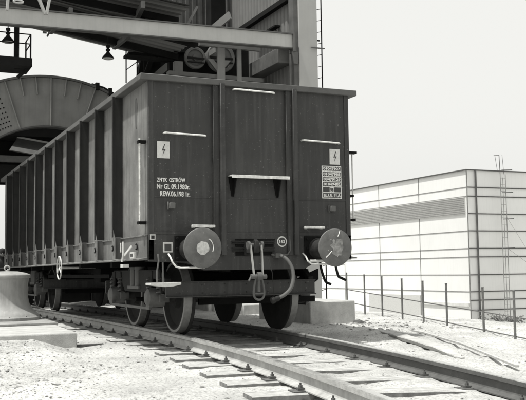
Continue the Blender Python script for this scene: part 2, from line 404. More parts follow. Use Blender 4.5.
# vertical weathering streak: faded chalk stripe on one bay
b = MB(); rnd = random.Random(3); pl_ = []; N_ = 26
for i in range(N_): pl_.append((7.36+rnd.uniform(-.05, .02), 2.75-i*.045))
for i in range(N_): pl_.append((7.50+rnd.uniform(-.03, .06), 2.75-(N_-1-i)*.045))
b.prism(pl_, 0, -HW-.004, -HW-.001); P(b, 'whitewash_splash', 'plate')
b = MB(); pl_ = [(.52+.055*math.cos(a)*(1+.2*math.sin(3*a)), 2.78+.20*math.sin(a)) for a in [2*math.pi*k/20 for k in range(20)]]
b.prism(pl_, 0, -HW-.003, -HW-.001); P(b, 'soot_mark', 'rim')
# floor
b = MB(); b.box(-HW+.03, HW-.03, .04, LEN-.04, 1.16, 1.22); P(b, 'floor', 'black')
# top rim: a hollow square section round the top
b = MB()
b.box(-HW-.11, HW+.11, -.055, .065, HT-.075, HT+.0)
b.box(-HW-.11, HW+.11, LEN-.065, LEN+.055, HT-.075, HT)
b.box(-HW-.11, -HW+.045, .065, LEN-.065, HT-.075, HT)
b.box(HW-.045, HW+.11, .065, LEN-.065, HT-.075, HT)
P(b, 'top_rim', 'rim', bevel=.006)
# headstocks
poly = [(-HW, 1.235), (-HW, .915), (-.92, .895), (-.80, .86), (-.68, .80), (.68, .80), (.80, .86), (.92, .895), (HW, .915), (HW, 1.235)]
for y0, y1 in ((.032, .16), (LEN-.16, LEN-.032)):
    b = MB(); b.prism(poly, 1, y0, y1); P(b, 'headstock', 'black')
b = MB(); b.prism(poly, 1, -.012, .030)
P(b, 'headstock_plate', 'endp', bevel=.003)
# dark rectangular slots in the headstock plate: raised black strips with lips, recess shade in their colour
b = MB()
b.box(-.27, .27, -.022, -.012, 1.165, 1.18)
b.box(-.27, -.10, -.020, -.012, 1.085, 1.125); b.box(.02, .25, -.020, -.012, 1.085, 1.125)
b.box(-.27, .23, -.020, -.012, .975, 1.02)
P(b, 'slot_shade', 'black')
b = MB()
for z in (1.150, 1.128, 1.07, 1.035): b.box(-.32, .265, -.034, -.012, z-.006, z+.006)
P(b, 'slot_rim', 'frame')
# centre sill and cross members
b = MB(); b.box(-.34, -.27, .16, LEN-.16, .78, 1.155); b.box(.27, .34, .16, LEN-.16, .78, 1.155)
for y in (1.9, 3.9, 5.2, 6.2, 7.2, 8.5, 10.06): b.box(-HW+.03, -.34, y-.06, y+.06, .86, 1.155); b.box(.34, HW-.03, y-.06, y+.06, .86, 1.155)
P(b, 'underframe', 'black')
b = MB(); b.lathe((0.1, 4.6, .78), (0, 1, 0), [(0, .02), (.0, .17), (.9, .17), (.9, .02)], 20); P(b, 'air_reservoir', 'black')
b = MB(); b.box(-.75, -.45, 5.0, 5.5, .62, .86); b.tube([(-.6, 3.0, .66), (-.6, 9, .66)], .02); b.tube([(.3, 3.0, .5), (.3, 9, .5)], .025)
b.box(-1.0, -.95, 3.4, 8.6, .70, .76); P(b, 'brake_gear', 'black')
# bars
def rail_bar(x0, x1, z0, z1, y=-.055, m='white', r=.0115, name='handrail'):
    b = MB(); b.tube([(x0, -.01, z0-.0), (x0, y*.7, z0), (x0+.015, y, z0), (x1-.015, y, z1), (x1, y*.7, z1), (x1, -.01, z1)], r, 8); P(b, name, m)
rail_bar(-.28, .28, 3.06, 3.05, -.06)
rail_bar(-1.19, -.66, 2.46, 2.45); rail_bar(.67, 1.22, 2.46, 2.445)
def flat_bar(x0, x1, z):
    b = MB(); b.box(x0, x1, -.085, -.055, z-.016, z+.016); b.box(x0+.02, x0+.05, -.055, 0, z-.02, z+.01); b.box(x1-.05, x1-.02, -.055, 0, z-.02, z+.01); P(b, 'grab_plate', 'white', bevel=.003)
flat_bar(-.86, -.56, 1.335); flat_bar(.665, .955, 1.33)
# central step
b = MB(); b.box(-.36, .43, -.155, -.145, 1.93, 1.968); b.box(-.36, .43, -.145, -.0, 1.955, 1.968)
st = P(b, 'end_step', 'white', bevel=.002)
for x in (-.29, .32):
    b = MB(); b.prism([(-.14, 1.953), (-.012, 1.953), (-.012, 1.71), (-.03, 1.71)], 0, x-.005, x+.005); b.prism([(x-.06, 1.953), (x+.045, 1.953), (x+.012, 1.71), (x-.02, 1.71)], 1, -.012, -.001); b.obj('bracket', 'black', st)
# warning plates with a lightning arrow
for x, z, w, h in ((-1.27, 2.155, .155, .205), (1.085, 2.165, .15, .205)):
    b = MB(); b.box(x, x+w, -.012, -.001, z, z+h); pl = P(b, 'warning_plate', 'plate')
    cx, cz = x+w*.5, z+h*.5
    b = MB(); b.prism([(cx+.012, cz+.07), (cx-.022, cz-.012), (cx+.006, cz-.006), (cx-.012, cz-.07), (cx+.026, cz+.008), (cx-.002, cz+.004), (cx+.022, cz+.07)], 1, -.0145, -.0125); b.obj('lightning_arrow', 'ink', pl)
# lettering
L1 = text_mesh('inscription', 'ZNTK  OSTR\u00d3W', -1.275, -.002, 1.868, .062, 'letter', wagon, width=.36, bold=.022)
L2 = text_mesh('inscription', 'Nr GL 09.1980r.', -1.275, -.002, 1.782, .062, 'letter', wagon, width=.42, bold=.022)
L3 = text_mesh('inscription', 'REW.06.198 1r.', -1.235, -.002, 1.693, .066, 'letter', wagon, width=.38, bold=.022)
b = MB(); b.box(.965, 1.255, -.006, -.001, 1.715, 2.145); tb = P(b, 'number_table', 'letter')
rows = [(2.09, '01047907'), (2.018, '01047988'), (1.95, '03479129'), (1.885, '81049402'), None, (1.735, 'EL.UL.11.A')]
b = MB()
for z0, z1 in ((2.083, 2.133), (2.011, 2.061), (1.943, 1.993), (1.878, 1.928), (1.728, 1.786)): b.box(.978, 1.243, -.009, -.006, z0, z1)
b.box(.978, 1.075, -.009, -.006, 1.800, 1.862); b.box(1.14, 1.243, -.009, -.006, 1.800, 1.862)
b.obj('number_field', 'ink', tb)
for rr in rows:
    if rr: text_mesh('numbers', rr[1], .985, -.0095, rr[0]-.001, .036 if rr[0] > 1.8 else .042, 'letter', tb, width=.25, bold=.03)
text_mesh('numbers', '98', 1.085, -.0075, 1.808, .045, 'ink', tb, width=.045, bold=.02)
# small lamp brackets
for x, z in ((-1.095, 1.58), (1.10, 1.58)):
    b = MB(); b.box(x-.035, x+.035, -.06, -.0, z-.035, z+.035); b.box(x-.05, x-.035, -.02, 0, z-.05, z+.05); P(b, 'lamp_bracket', 'mid', bevel=.004)
# badge
b = MB(); b.lathe((.37, -.012, 1.150), (0, -1, 0), [(0, .068), (.004, .068)], 28); bd = P(b, 'round_badge', 'letter')
b = MB(); b.lathe((.37, -.016, 1.150), (0, -1, 0), [(0, .052), (.002, .052)], 28); b.obj('badge_field', 'ink', bd)
text_mesh('badge_letters', '163', .331, -.0185, 1.128, .044, 'letter', bd, width=.074, bold=.03)
# square markers on the headstock ends
for x in (-1.145,):
    b = MB(); b.box(x-.06, x+.06, -.017, -.012, 1.02, 1.14); q = P(b, 'square_plate', 'plate'); b = MB(); b.box(x-.042, x+.042, -.020, -.017, 1.038, 1.122); b.obj('square_field', 'ink', q)
b = MB(); b.box(-1.365, -1.30, -.020, -.012, 1.17, 1.235); q = P(b, 'small_label', 'plate'); b = MB(); b.box(-1.353, -1.312, -.023, -.020, 1.182, 1.222); b.obj('label_field', 'frame', q)
b = MB(); b.box(-HW-.145, -HW-.121, .14, .30, .955, 1.03); q = P(b, 'side_label', 'plate'); b = MB(); b.box(-HW-.148, -HW-.145, .17, .27, .975, 1.012); b.obj('label_field', 'ink', q)
# buffers
for sx in (-1, 1):
    x = .875*sx; zc = 1.06
    b = MB(); b.box(x-.19, x+.19, -.03, -.012, zc-.15, zc+.16)
    for bx in (-.155, .155):
        for bz in (-.115, .005, .125): b.lathe((x+bx, -.03, zc+bz), (0, -1, 0), [(0, .018), (.018, .018)], 6)
    bp_ = P(b, 'buffer', 'black', bevel=.003)
    b = MB(); b.lathe((x, -.03, zc), (0, -1, 0), [(0, .135), (.03, .125), (.06, .115), (.30, .108), (.31, .12), (.335, .12), (.335, .09)], 32); b.obj('housing', 'frame', bp_)
    b = MB(); b.lathe((x, -.36, zc), (0, -1, 0), [(0, .082), (.10, .082)], 28); b.obj('plunger', 'grease', bp_)
    b = MB(); prof = [(0, .06), (.012, .15), (.026, .225), (.033, .236), (.040, .234), (.044, .225), (.050, .16), (.056, .08), (.058, .02)]
    b.lathe((x, -.452, zc), (0, -1, 0), prof, 56); hd = b.obj('buffer_head', 'buf', bp_, smooth=60)
    # grease patch that follows the domed face
    def face_y(rr):
        pr = [(.02, .058), (.08, .056), (.16, .050), (.225, .044)]
        for (r0, t0), (r1, t1) in zip(pr, pr[1:]):
            if rr <= r1: return -.452-(t0+(t1-t0)*max(0, (rr-r0))/(r1-r0))-.002
        return -.452-.044
    b = MB(); n = 40; rim = []
    rnd = random.Random(5+sx); cx, cz = (x-.005, zc-.005) if sx < 0 else (x+.02, zc-.0)
    for k in range(n):
        a = 2*math.pi*k/n; w = 1+(.10 if sx < 0 else .30)*noise.noise(Vector((math.cos(a)*2, math.sin(a)*2, sx)))*1.6
        rim.append((a, (.078 if sx < 0 else .085)*w))
    vs_ = []
    for fr in (0.02, .5, 1):
        for a, rr in rim:
            px, pz = cx+fr*rr*math.cos(a), cz+fr*rr*math.sin(a)*(1 if sx < 0 else 1.25)
            vs_.append((px, face_y(math.hypot(px-x, pz-zc))-.0015, pz))
    fs = [tuple(range(n))]+[(i*n+k, i*n+(k+1) % n, (i+1)*n+(k+1) % n, (i+1)*n+k) for i in range(2) for k in range(n)]
    b.add(vs_, fs); b.obj('grease_patch', 'lube' if sx < 0 else 'oldlube', bp_, smooth=180)
    b = MB()
    if sx < 0: pts = [(x+.045+.08*math.cos(a), zc+.085+ (-.085)+.105*math.sin(a)) for a in [R(-25+11*q) for q in range(10)]]; segs = [pts]
    else: segs = [[(x+.03, zc+.135), (x+.05, zc+.17), (x+.065, zc+.21)], [(x-.14, zc-.125), (x-.10, zc-.09), (x-.06, zc-.045)]]
    for sg in segs: b.tube([(a, face_y(math.hypot(a-x, c-zc))-.001, c) for a, c in sg], .0055, 5)
    b.obj('chalk_mark', 'white', bp_)
    if sx > 0:
        for a in (40, 125, 200, 280):
            b = MB(); b.lathe((x+.115*math.cos(R(a)), face_y(.115)+.003, zc+.115*math.sin(R(a))), (0, -1, 0), [(0, .006), (.004, .005)], 8)
            b.obj('rivet', 'plate', bp_)
def smooth_pts(pts, n=5):
    P_ = [Vector(p) for p in pts]; out = []
    for i in range(len(P_)-1):
        a, b_, c, d = P_[max(i-1, 0)], P_[i], P_[i+1], P_[min(i+2, len(P_)-1)]
        for k in range(n):
            t = k/n; out.append(.5*((2*b_)+(c-a)*t+(2*a-5*b_+4*c-d)*t*t+(3*b_-a-3*c+d)*t**3))
    return out+[P_[-1]]
class XB(MB):      # the coupling hangs a little to the left of the centre line
    def obj(s, *a_, **k_):
        for p in s.v:
            p.x -= .06; p.z -= .09*max(0, min(1, (1.08-p.z)/.28))
        return MB.obj(s, *a_, **k_)
# draw hook and screw coupling
b = XB(); b.prism([(-.012-.3, 1.02), (-.012, 1.02), (-.012, 1.11), (-.2, 1.13), (-.27, 1.17), (-.32, 1.15), (-.34, 1.08), (-.33, 1.03)], 0, -.075, -.025)
b.box(-.10, 0, -.035, -.012, 1.0, 1.15)
P(b, 'draw_hook', 'frame', bevel=.008)
b = XB(); b.tube([(-.115, -.26, 1.10), (.015, -.26, 1.10)], .024, 10); b.lathe((-.155, -.26, 1.10), (1, 0, 0), [(0, .02), (.0, .045), (.03, .045)], 12); b.lathe((.02, -.26, 1.10), (1, 0, 0), [(0, .045), (.03, .045)], 12)
cp = P(b, 'screw_coupling', 'mid')
b = XB()
for x0, x1 in ((-.125, -.085), (.02, .03)): b.bar((x0, -.29, 1.10), (x1+.0, -.30, .80), .014, .034, up=(0, 1, 0))
b.obj('coupling_link', 'steelg', cp)
b = XB(); b.tube([(-.13, -.3, .80), (.075, -.3, .80)], .028, 10); b.lathe((-.05, -.3, .80), (1, 0, 0), [(0, .045), (.06, .045)], 12); b.tube([(-.13, -.3, .80), (-.17, -.33, .755)], .012, 6); b.obj('screw_nut', 'mid', cp)
b = XB(); pts = [(-.06, -.3, .79), (-.085, -.3, .70), (-.095, -.3, .60), (-.075, -.3, .545), (-.025, -.3, .525), (.025, -.3, .545), (.045, -.3, .60), (.035, -.3, .70), (.01, -.3, .79)]
b.tube(smooth_pts(pts), .014, 8); b.tube([(-.025, -.3, .77), (-.025, -.3, .62)], .02, 8); b.tube([(-.08, -.3, .60), (.03, -.3, .60)], .012, 6); b.obj('coupling_loop', 'mid', cp)
# brake hose
b = MB(); b.tube([(.31, -.0, .98), (.31, -.09, .97), (.325, -.15, .955)], .024, 10); b.box(.24, .32, -.10, -.02, .945, 1.0); b.tube([(.245, -.07, .975), (.19, -.09, .985)], .012, 6)
b.tube([(.47, -.03, 1.22), (.47, -.045, 1.04), (.43, -.05, .985), (.33, -.05, .975)], .011, 6)
hs = P(b, 'brake_cock', 'mid')
b = MB(); pts = []
ctrl = [(.325, -.15, .955), (.37, -.19, .90), (.405, -.23, .80), (.40, -.26, .68), (.35, -.28, .56), (.26, -.29, .485), (.17, -.29, .445)]
cs = smooth_pts(ctrl, 8); b.tube(cs, .022, 12, rs=[.0225+.0015*(i % 2) for i in range(len(cs))]); b.obj('brake_hose', 'mid', hs, smooth=80)
b = MB(); b.lathe((.19, -.29, .45), (-1, 0, -.3), [(0, .03), (.03, .034), (.06, .03), (.08, .045), (.11, .04), (.115, .015)], 12); b.tube([(.12, -.29, .46), (.12, -.25, .75), (.13, -.12, .94)], .005, 5); b.obj('hose_coupling', 'frame', hs)
# shunter's grab bars below the buffers
b = MB(); b.tube([(-1.14, -.02, 1.0), (-1.14, -.10, .96), (-1.125, -.13, .90), (-1.08, -.13, .845), (-1.02, -.13, .832), (-.72, -.13, .835), (-.70, -.02, .84)], .011, 8); P(b, 'shunter_handle', 'white')
b = MB(); b.tube([(.66, -.02, 1.0), (.66, -.10, .96), (.675, -.13, .90), (.72, -.13, .865), (1.20, -.13, .85), (1.215, -.10, .85), (1.215, -.02, .87)], .011, 8); P(b, 'shunter_handle', 'white')
b = MB(); b.tube([(.72, -.10, .90), (.92, -.10, .90)], .018, 8); P(b, 'white_lever', 'white')
# spare hose hooks at right
for x, dz_ in ((.90, 0.0), (1.12, .05)):
    b = MB(); b.tube(smooth_pts([(x, -.03, .90), (x, -.06, .80), (x+.02, -.08, .70), (x+.05, -.09, .63+dz_), (x+.12, -.09, .60+dz_)]), .017, 8); P(b, 'hanging_hose', 'black')
# left corner step
b = MB(); b.prism([(-1.40, .635), (-1.40, .660), (-1.02, .660), (-1.02, .635), (-1.12, .615), (-1.22, .61)], 1, -.14, .06); fs_ = P(b, 'foot_step', 'plate', bevel=.003)
b = MB(); b.tube([(-1.27, -.02, 1.0), (-1.27, -.05, .92), (-1.29, -.05, .80), (-1.29, -.05, .66)], .011, 6); b.tube([(-1.22, -.05, .90), (-1.215, -.05, .66)], .011, 6); b.obj('step_hanger', 'mid', fs_)
# corner lamp irons (white rods)
b = MB(); b.tube([(-HW-.075, .11, 1.35), (-HW-.075, .11, 2.40)], .0125, 8); rd = P(b, 'white_rod', 'white')
for z in (2.34, 1.36): b = MB(); b.box(-HW-.10, -HW, .07, .15, z, z+.035); b.obj('rod_bracket', 'black', rd)
b = MB(); b.tube([(HW+.11, .11, 1.42), (HW+.11, .11, 2.36)], .009, 8); rd = P(b, 'white_rod', 'plate')
for z, w in ((2.335, .16), (1.75, .10), (1.43, .12)): b = MB(); b.box(HW, HW+w, .06, .15, z, z+.03); b.obj('rod_bracket', 'black', rd)
# bright door catch on the left side near the corner
b = MB(); b.tube([(-HW-.14, .62, 1.17), (-HW-.14, .62, 1.02), (-HW-.15, .64, .92)], .013, 8); b.tube([(-HW-.14, .74, 1.16), (-HW-.14, .74, 1.04)], .010, 8); b.box(-HW-.16, -HW-.08, .57, .68, .85, .89); P(b, 'side_lever', 'plate')
b = MB(); b.bar((-HW-.125, .62, 1.0), (-HW-.125, .30, 1.10), .012, .03); P(b, 'lever_arm', 'plate')
# hand brake wheel on the left side
b = MB(); cx, cy, cz = -HW-.13, 4.75, .88
ring_pts = [(cx, cy+.19*math.cos(R(a)), cz+.19*math.sin(R(a))) for a in range(0, 361, 18)]
b.tube(ring_pts, .012, 6)
for a in (90, 210, 330): b.tube([(cx, cy, cz), (cx, cy+.19*math.cos(R(a)), cz+.19*math.sin(R(a)))], .011, 6)
b.tube([(cx, cy, cz), (-.9, cy, cz)], .02, 6); P(b, 'brake_wheel', 'plate')
# bogies
def bogie(yc, ys_, xoff):
    b = MB(); b.box(xoff-.96, xoff+.96, yc-.22, yc+.22, .52, .76); b.lathe((xoff, yc, .74), (0, 0, 1), [(0, .2), (.14, .2)], 20); bo = P(b, 'bogie', 'black')
    for y in ys_:
        b = MB(); b.tube([(xoff-1.02, y, .46), (xoff+1.02, y, .46)], .08, 14); ax = b.obj('axle', 'grease', bo)
        for sx in (-1, 1):
            wx = xoff + sx*.735
            b = MB(); o_ = -sx   # profile from the inside flange to the outside
            b.lathe((wx-sx*.075, y, .46), (sx, 0, 0), [(0, .40), (0, .485), (.012, .492), (.026, .485), (.036, .463), (.135, .457), (.135, .40), (.118, .385), (.085, .36), (.06, .22), (.07, .15), (.13, .13), (.13, .02)], 48)
            n0 = len(b.f); b.lathe((wx-sx*.075, y, .46), (sx, 0, 0), [(.037, .4640), (.134, .4585), (.1375, .452), (.1375, .425), (.134, .42)], 48, caps=False); wh = b.obj('wheel', 'wheel', bo, smooth=35); wh.data.materials.append(M['tyre'])
            for q, pl in enumerate(wh.data.polygons):
                if q >= n0: pl.material_index = 1
    for sx in (-1, 1):
        x0, x1 = sorted((xoff+sx*.96, xoff+sx*1.04))
        b = MB(); ya, yb = ys_
        b.prism([(ya-.42, .62), (ya-.36, .55), (ya-.16, .55), (ya-.16, .70), (ya+.2, .70), (ya+.42, .52), (yb-.42, .52), (yb-.2, .70), (yb+.16, .70), (yb+.16, .55), (yb+.36, .55), (yb+.42, .62), (yb+.42, .70), (yb+.2, .82), (ya-.2, .82), (ya-.42, .70)], 0, x0, x1)
        sf = b.obj('side_frame', 'frame', bo, bevel=.006)
        b = MB(); b.box(x0-.03, x1+.03, yc-.28, yc+.28, .56, .60); b.tube([(xoff+sx*1.0, yc-.12, .58), (xoff+sx*1.0, yc-.12, .86)], .075, 12); b.tube([(xoff+sx*1.0, yc+.12, .58), (xoff+sx*1.0, yc+.12, .86)], .075, 12); b.obj('bolster_spring', 'mid', bo)
        for y in ys_:
            b = MB(); b.lathe((xoff+sx*.93, y, .46), (sx, 0, 0), [(0, .12), (.16, .125), (.21, .115), (.235, .08), (.24, .02)], 20); b.box(x0+.01, x1+.06, y-.17, y+.17, .40, .50)
            bx_ = b.obj('axle_box', 'box', bo, bevel=.005)
            for q in (-1, 1):
                b = MB()
                pts = [(xoff+sx*1.03+.055*math.cos(a), y+q*.22+.055*math.sin(a), .50+.028*a/math.pi/2*2) for a in [2*math.pi*k/10 for k in range(42)]]
                b.tube(pts, .013, 5); b.obj('coil_spring', 'grease', bo)
            for q in (-1, 1):
                b = MB(); b.prism([(y+q*.30, .52), (y+q*.13, .52), (y+q*.09, .80), (y+q*.24, .80)], 0, xoff+sx*1.045-.012, xoff+sx*1.045+.012); b.obj('horn_guide', 'frame', bo)
        # bright tie bar beneath the axle boxes
        b = MB(); b.bar((xoff+sx*1.12, ya-.05, .325), (xoff+sx*1.12, yb+.05, .325), .03, .035); b.box(xoff+sx*1.12-.02, xoff+sx*1.12+.02, ya-.08, ya+.08, .34, .42); b.box(xoff+sx*1.12-.02, xoff+sx*1.12+.02, yb-.08, yb+.08, .34, .42); b.obj('tie_bar', 'box', bo)
    for yy in (ys_[0]-.555, ys_[1]+.555):
        b = MB(); b.box(xoff-1.08, xoff+.98, yy-.015, yy+.015, .475, .66); b.box(xoff-1.08, xoff+.98, yy-.06, yy-.015, .468, .483); b.box(xoff-1.08, xoff+.98, yy-.045, yy-.015, .655, .667)
        for q_ in (-.9, -.6, -.3, 0, .3, .6, .85):
            for z_ in (.52, .62): b.lathe((xoff+q_, yy-.015, z_), (0, -1, 0), [(0, .012), (.010, .010)], 6)
        b.box(xoff-.98, xoff-.93, min(yy, yc+math.copysign(1.2, yy-yc)), max(yy, yc+math.copysign(1.2, yy-yc)), .56, .65); b.box(xoff+.93, xoff+.98, min(yy, yc+math.copysign(1.2, yy-yc)), max(yy, yc+math.copysign(1.2, yy-yc)), .56, .65)
        b.obj('end_beam', 'endp', bo, bevel=.003)
    # brake blocks and beams
    for y in ys_:
        for q in (-1, 1):
            if (y, q) in ((ys_[0], -1), (ys_[1], 1)): continue
            b = MB(); yy = y+q*.5
            b.tube([(xoff-.9, yy, .40), (xoff+.9, yy, .40)], .03, 8)
            for sx in (-1, 1):
                b.prism([(y+q*.475, .36), (y+q*.53, .32), (y+q*.54, .62), (y+q*.49, .60)], 0, xoff+sx*.735-.045, xoff+sx*.735+.045)
                b.bar((xoff+sx*.735, yy+.0, .45), (xoff+sx*.735, yy, .80), .03, .03)
            b.obj('brake_beam', 'black', bo)
    b = MB(); b.box(xoff-.55, xoff+1.12, ys_[0]-.30, ys_[0]-.26, .36, .44); b.prism([(xoff+.75, .36), (xoff+1.18, .66), (xoff+1.18, .80), (xoff+.7, .60)], 1, ys_[0]-.3, ys_[0]-.25); b.obj('brake_rigging', 'black', bo)
    return bo
bogie(1.80, (.85, 2.75), 0.0)
bogie(10.06, (9.16, 10.96), -.02)

# ------------------------------------------------------------------ capstan on its slab
slab = MB(); slab.prism([(-7.5, 1.75), (-1.88, 1.60), (-1.62, 6.6), (-7.5, 6.9)], 2, -.40, 0.0)
tag(slab.obj('concrete_slab', 'conc', loc=(-4, 4, -.4), bevel=.015), 'low concrete slab at lower left carrying the iron capstan', 'slab')
slab = MB(); slab.prism([(-6, 3.55), (-1.74, 3.62), (-1.68, 6.3), (-6, 6.4)], 2, 0.002, .035)
tag(slab.obj('steel_plate', 'iron', loc=(-3.8, 5, 0), bevel=.006), 'thin pale plate on the concrete slab under the capstan foot', 'plate')
cx, cy = -2.36, 4.95; z0 = .035
cap = thing('mooring_capstan', 'pale waisted iron capstan with a flared foot and lifting ring, cut by the left edge', 'capstan', (cx, cy, z0))
b = MB(); b.lathe((cx, cy, z0), (0, 0, 1), [(0, .575), (.045, .575), (.05, .56), (.075, .55), (.13, .49), (.19, .435), (.27, .392), (.36, .372), (.48, .365), (.60, .372), (.68, .385)], 64); b.obj('drum', 'iron', cap, smooth=50)
b = MB(); b.lathe((cx, cy, z0+.68), (0, 0, 1), [(0, .40), (.015, .41), (.05, .41), (.06, .405), (.09, .33), (.115, .2), (.12, .02)], 64); b.obj('cap', 'iron', cap, smooth=50)
b = MB(); pts = [(cx+.03+.04*math.cos(R(a)), cy, z0+.85+.04*math.sin(R(a))) for a in range(-70, 251, 20)]; b.tube(pts, .012, 8); b.lathe((cx+.03, cy, z0+.785), (0, 0, 1), [(0, .03), (.035, .025)], 12); b.obj('lifting_ring', 'steelg', cap)
b = MB()
for a in range(0, 360, 30): b.lathe((cx+.54*math.cos(R(a)), cy+.54*math.sin(R(a)), z0+.05), (0, 0, 1), [(0, .018), (.02, .018)], 6)
b.obj('foot_bolt', 'clip', cap)

# ------------------------------------------------------------------ person by the far end of the wagon
def person(x, y, zg):
    root = thing('person', 'person in dark clothes standing beyond the capstan at the far end of the wagon', 'person', (x, y, zg))
    me = bpy.data.meshes.new('body')
    J = {'pel': (0, 0, .90, .13), 'wai': (0, 0, 1.03, .12), 'che': (0, .01, 1.22, .15), 'nek': (0, .0, 1.38, .055), 'hd0': (0, -.01, 1.45, .075), 'hd1': (0, -.015, 1.53, .085), 'hd2': (0, -.005, 1.60, .06),
         'ls': (-.18, .01, 1.31, .06), 'le': (-.24, .02, 1.06, .045), 'lw': (-.23, -.08, .86, .03), 'lh': (-.22, -.11, .78, .035),
         'rs': (.18, .01, 1.31, .06), 're': (.24, .03, 1.06, .045), 'rw': (.22, -.06, .86, .03), 'rh': (.21, -.09, .78, .035),
         'lp': (-.09, 0, .82, .095), 'lk': (-.10, -.02, .46, .06), 'la': (-.10, .02, .09, .045), 'lt': (-.12, -.14, .04, .035),
         'rp': (.09, 0, .82, .095), 'rk': (.11, -.02, .46, .06), 'ra': (.12, .03, .09, .045), 'rt': (.15, -.13, .04, .035)}
    E_ = [('pel', 'wai'), ('wai', 'che'), ('che', 'nek'), ('nek', 'hd0'), ('hd0', 'hd1'), ('hd1', 'hd2'), ('che', 'ls'), ('ls', 'le'), ('le', 'lw'), ('lw', 'lh'), ('che', 'rs'), ('rs', 're'), ('re', 'rw'), ('rw', 'rh'), ('pel', 'lp'), ('lp', 'lk'), ('lk', 'la'), ('la', 'lt'), ('pel', 'rp'), ('rp', 'rk'), ('rk', 'ra'), ('ra', 'rt')]
    ks = list(J); me.from_pydata([J[k][:3] for k in ks], [(ks.index(a), ks.index(b_)) for a, b_ in E_], [])
    o = bpy.data.objects.new('body', me); COL.objects.link(o); o.parent = root
    sk = o.modifiers.new('skin', 'SKIN'); sk.use_smooth_shade = True
    for i, k in enumerate(ks):
        sv = me.skin_vertices[0].data[i]; sv.radius = (J[k][3], J[k][3]*.85); sv.use_root = (i == 0)
    ss = o.modifiers.new('sub', 'SUBSURF'); ss.levels = 2; ss.render_levels = 2
    me.materials.append(M['cloth'])
    b = MB(); b.lathe((x, y-.01, zg+1.50), (0, 0, 1), [(0, .098), (.06, .102), (.10, .09), (.135, .06), (.15, .01)], 20); b.obj('hair', 'hair', root)
    b = MB(); b.lathe((x, y-.075, zg+1.50), (0, -1, 0), [(0, .065), (.02, .055), (.03, .02)], 16); b.tube([(x, y-.10, zg+1.52), (x, y-.125, zg+1.49)], .010, 6)
    b.obj('face', 'skin', root)
    for sx in (-1, 1):
        b = MB(); hx = x+sx*.215; 
        for q in range(4): b.tube([(hx+sx*(-.02+.012*q), y-.11, zg+.77), (hx+sx*(-.022+.012*q), y-.125, zg+.73), (hx+sx*(-.02+.011*q), y-.12, zg+.695+.006*abs(q-1.5))], .008, 6)
        b.tube([(hx-sx*.025, y-.12, zg+.80), (hx-sx*.04, y-.14, zg+.765)], .009, 6); b.obj('hand', 'skin', root)
    return root
person(-1.36, 13.0, -.2)

# ------------------------------------------------------------------ concrete block, kerbs, rubble, low wall
b = MB(); b.box(2.25, 3.11, 2.9, 5.0, -.35, .265); tag(b.obj('concrete_block', 'conc', loc=(2.7, 3.9, -.35), bevel=.02), 'square weathered concrete block standing right of the wagon front', 'concrete block')
b = MB(); b.box(2.6, 3.2, 6.6, 11.0, -.35, .10); tag(b.obj('concrete_wall', 'conc', loc=(3.25, 10, -.35), bevel=.02), 'long low pale concrete wall seen between the wheels beyond the far rail', 'low wall')
def plank(name, pts, w, h, zt, m, label, cat):
    b = MB()
    for a, c in zip(pts, pts[1:]): b.bar((a[0], a[1], zt-h/2), (c[0], c[1], zt-h/2-.001), w, h)
    o = b.obj(name, m, loc=(pts[0][0], pts[0][1], zt-h), bevel=.006); tag(o, label, cat)
b = MB(); kp = [Vector((3.22, 3.0, 0)), Vector((2.50, 1.02, 0)), Vector((1.98, -.6, 0)), Vector((1.62, -1.6, 0)), Vector((1.36, -2.35, 0))]
vs_ = []; NK = 36
for i in range(NK+1):
    t = i/NK*(len(kp)-1); j = min(int(t), len(kp)-2); c = kp[j].lerp(kp[j+1], t-j); dd = (kp[j+1]-kp[j]).normalized(); sd_ = Vector((dd.y, -dd.x, 0))
    tp_ = 1-.75*sstep(.8, 1, i/NK); w = .085*tp_; zt = -.115 - .05*sstep(.75, 1, i/NK) - .015*(1-sstep(0, .3, i/NK)); th = .055
    q = lambda k: .012*noise.noise(Vector((i*.6, k, 3)))
    for (u_, z_) in ((w+q(1), zt-.01+q(2)), (w*.9, zt+q(3)), (-w*.9, zt+.004+q(4)), (-w+q(5), zt-.012), (-w*.8, zt-th-.04), (w*.75+q(6), zt-th+q(7))):
        vs_.append(c+sd_*u_+Vector((0, 0, z_)))
b.add(vs_, [(i*6+k, i*6+(k+1) % 6, (i+1)*6+(k+1) % 6, (i+1)*6+k) for i in range(NK) for k in range(6)]+[tuple(range(6)), tuple(NK*6+k for k in range(6))])
tag(b.obj('kerb_stone', 'conc', loc=(2.4, .8, -.2), smooth=25), 'long pale weathered kerb with a dark undercut edge between the far rail and the fence', 'kerb')
b = MB(); pp = [(3.15, 1.64, -.135), (2.76, .35, -.125), (2.17, -1.27, -.135), (1.28, -3.3, -.16)]
for a_, c_ in zip(pp, pp[1:]): b.bar(a_, c_, .035, .022)
tag(b.obj('timber_lath', 'conc', loc=(2.2, -1, -.15)), 'thin pale bent lath lying on the dust just behind the kerb', 'lath')
for q, (x, y, r_) in enumerate(((3.3, 2.75, .09), (3.5, 3.1, .07), (2.75, 1.9, .05))):
    b = MB(); blob(b, (x, y, -.16), r_, 40+q, 7, .5); tag(b.obj('broken_concrete', 'conc', loc=(x, y, -.2), smooth=20), ['pale broken lump behind the dark lump by the concrete block', 'smallest visible lump farthest back between the block and the fence', 'little pale lump in front of the upper end of the kerb'][q], 'rubble')
b = MB(); blob(b, (3.02, 2.62, -.13), .15, 3, 8, .6); tag(b.obj('broken_concrete', 'raild', loc=(2.95, 2.55, -.2), smooth=20), 'dark broken lump lying at the right foot of the concrete block', 'rubble')
b = MB(); blob(b, (3.15, 2.25, -.16), .10, 4, 7, .5); tag(b.obj('broken_concrete', 'conc', loc=(3.15, 2.25, -.2), smooth=20), 'pale broken lump beside the dark one near the start of the kerb', 'rubble')
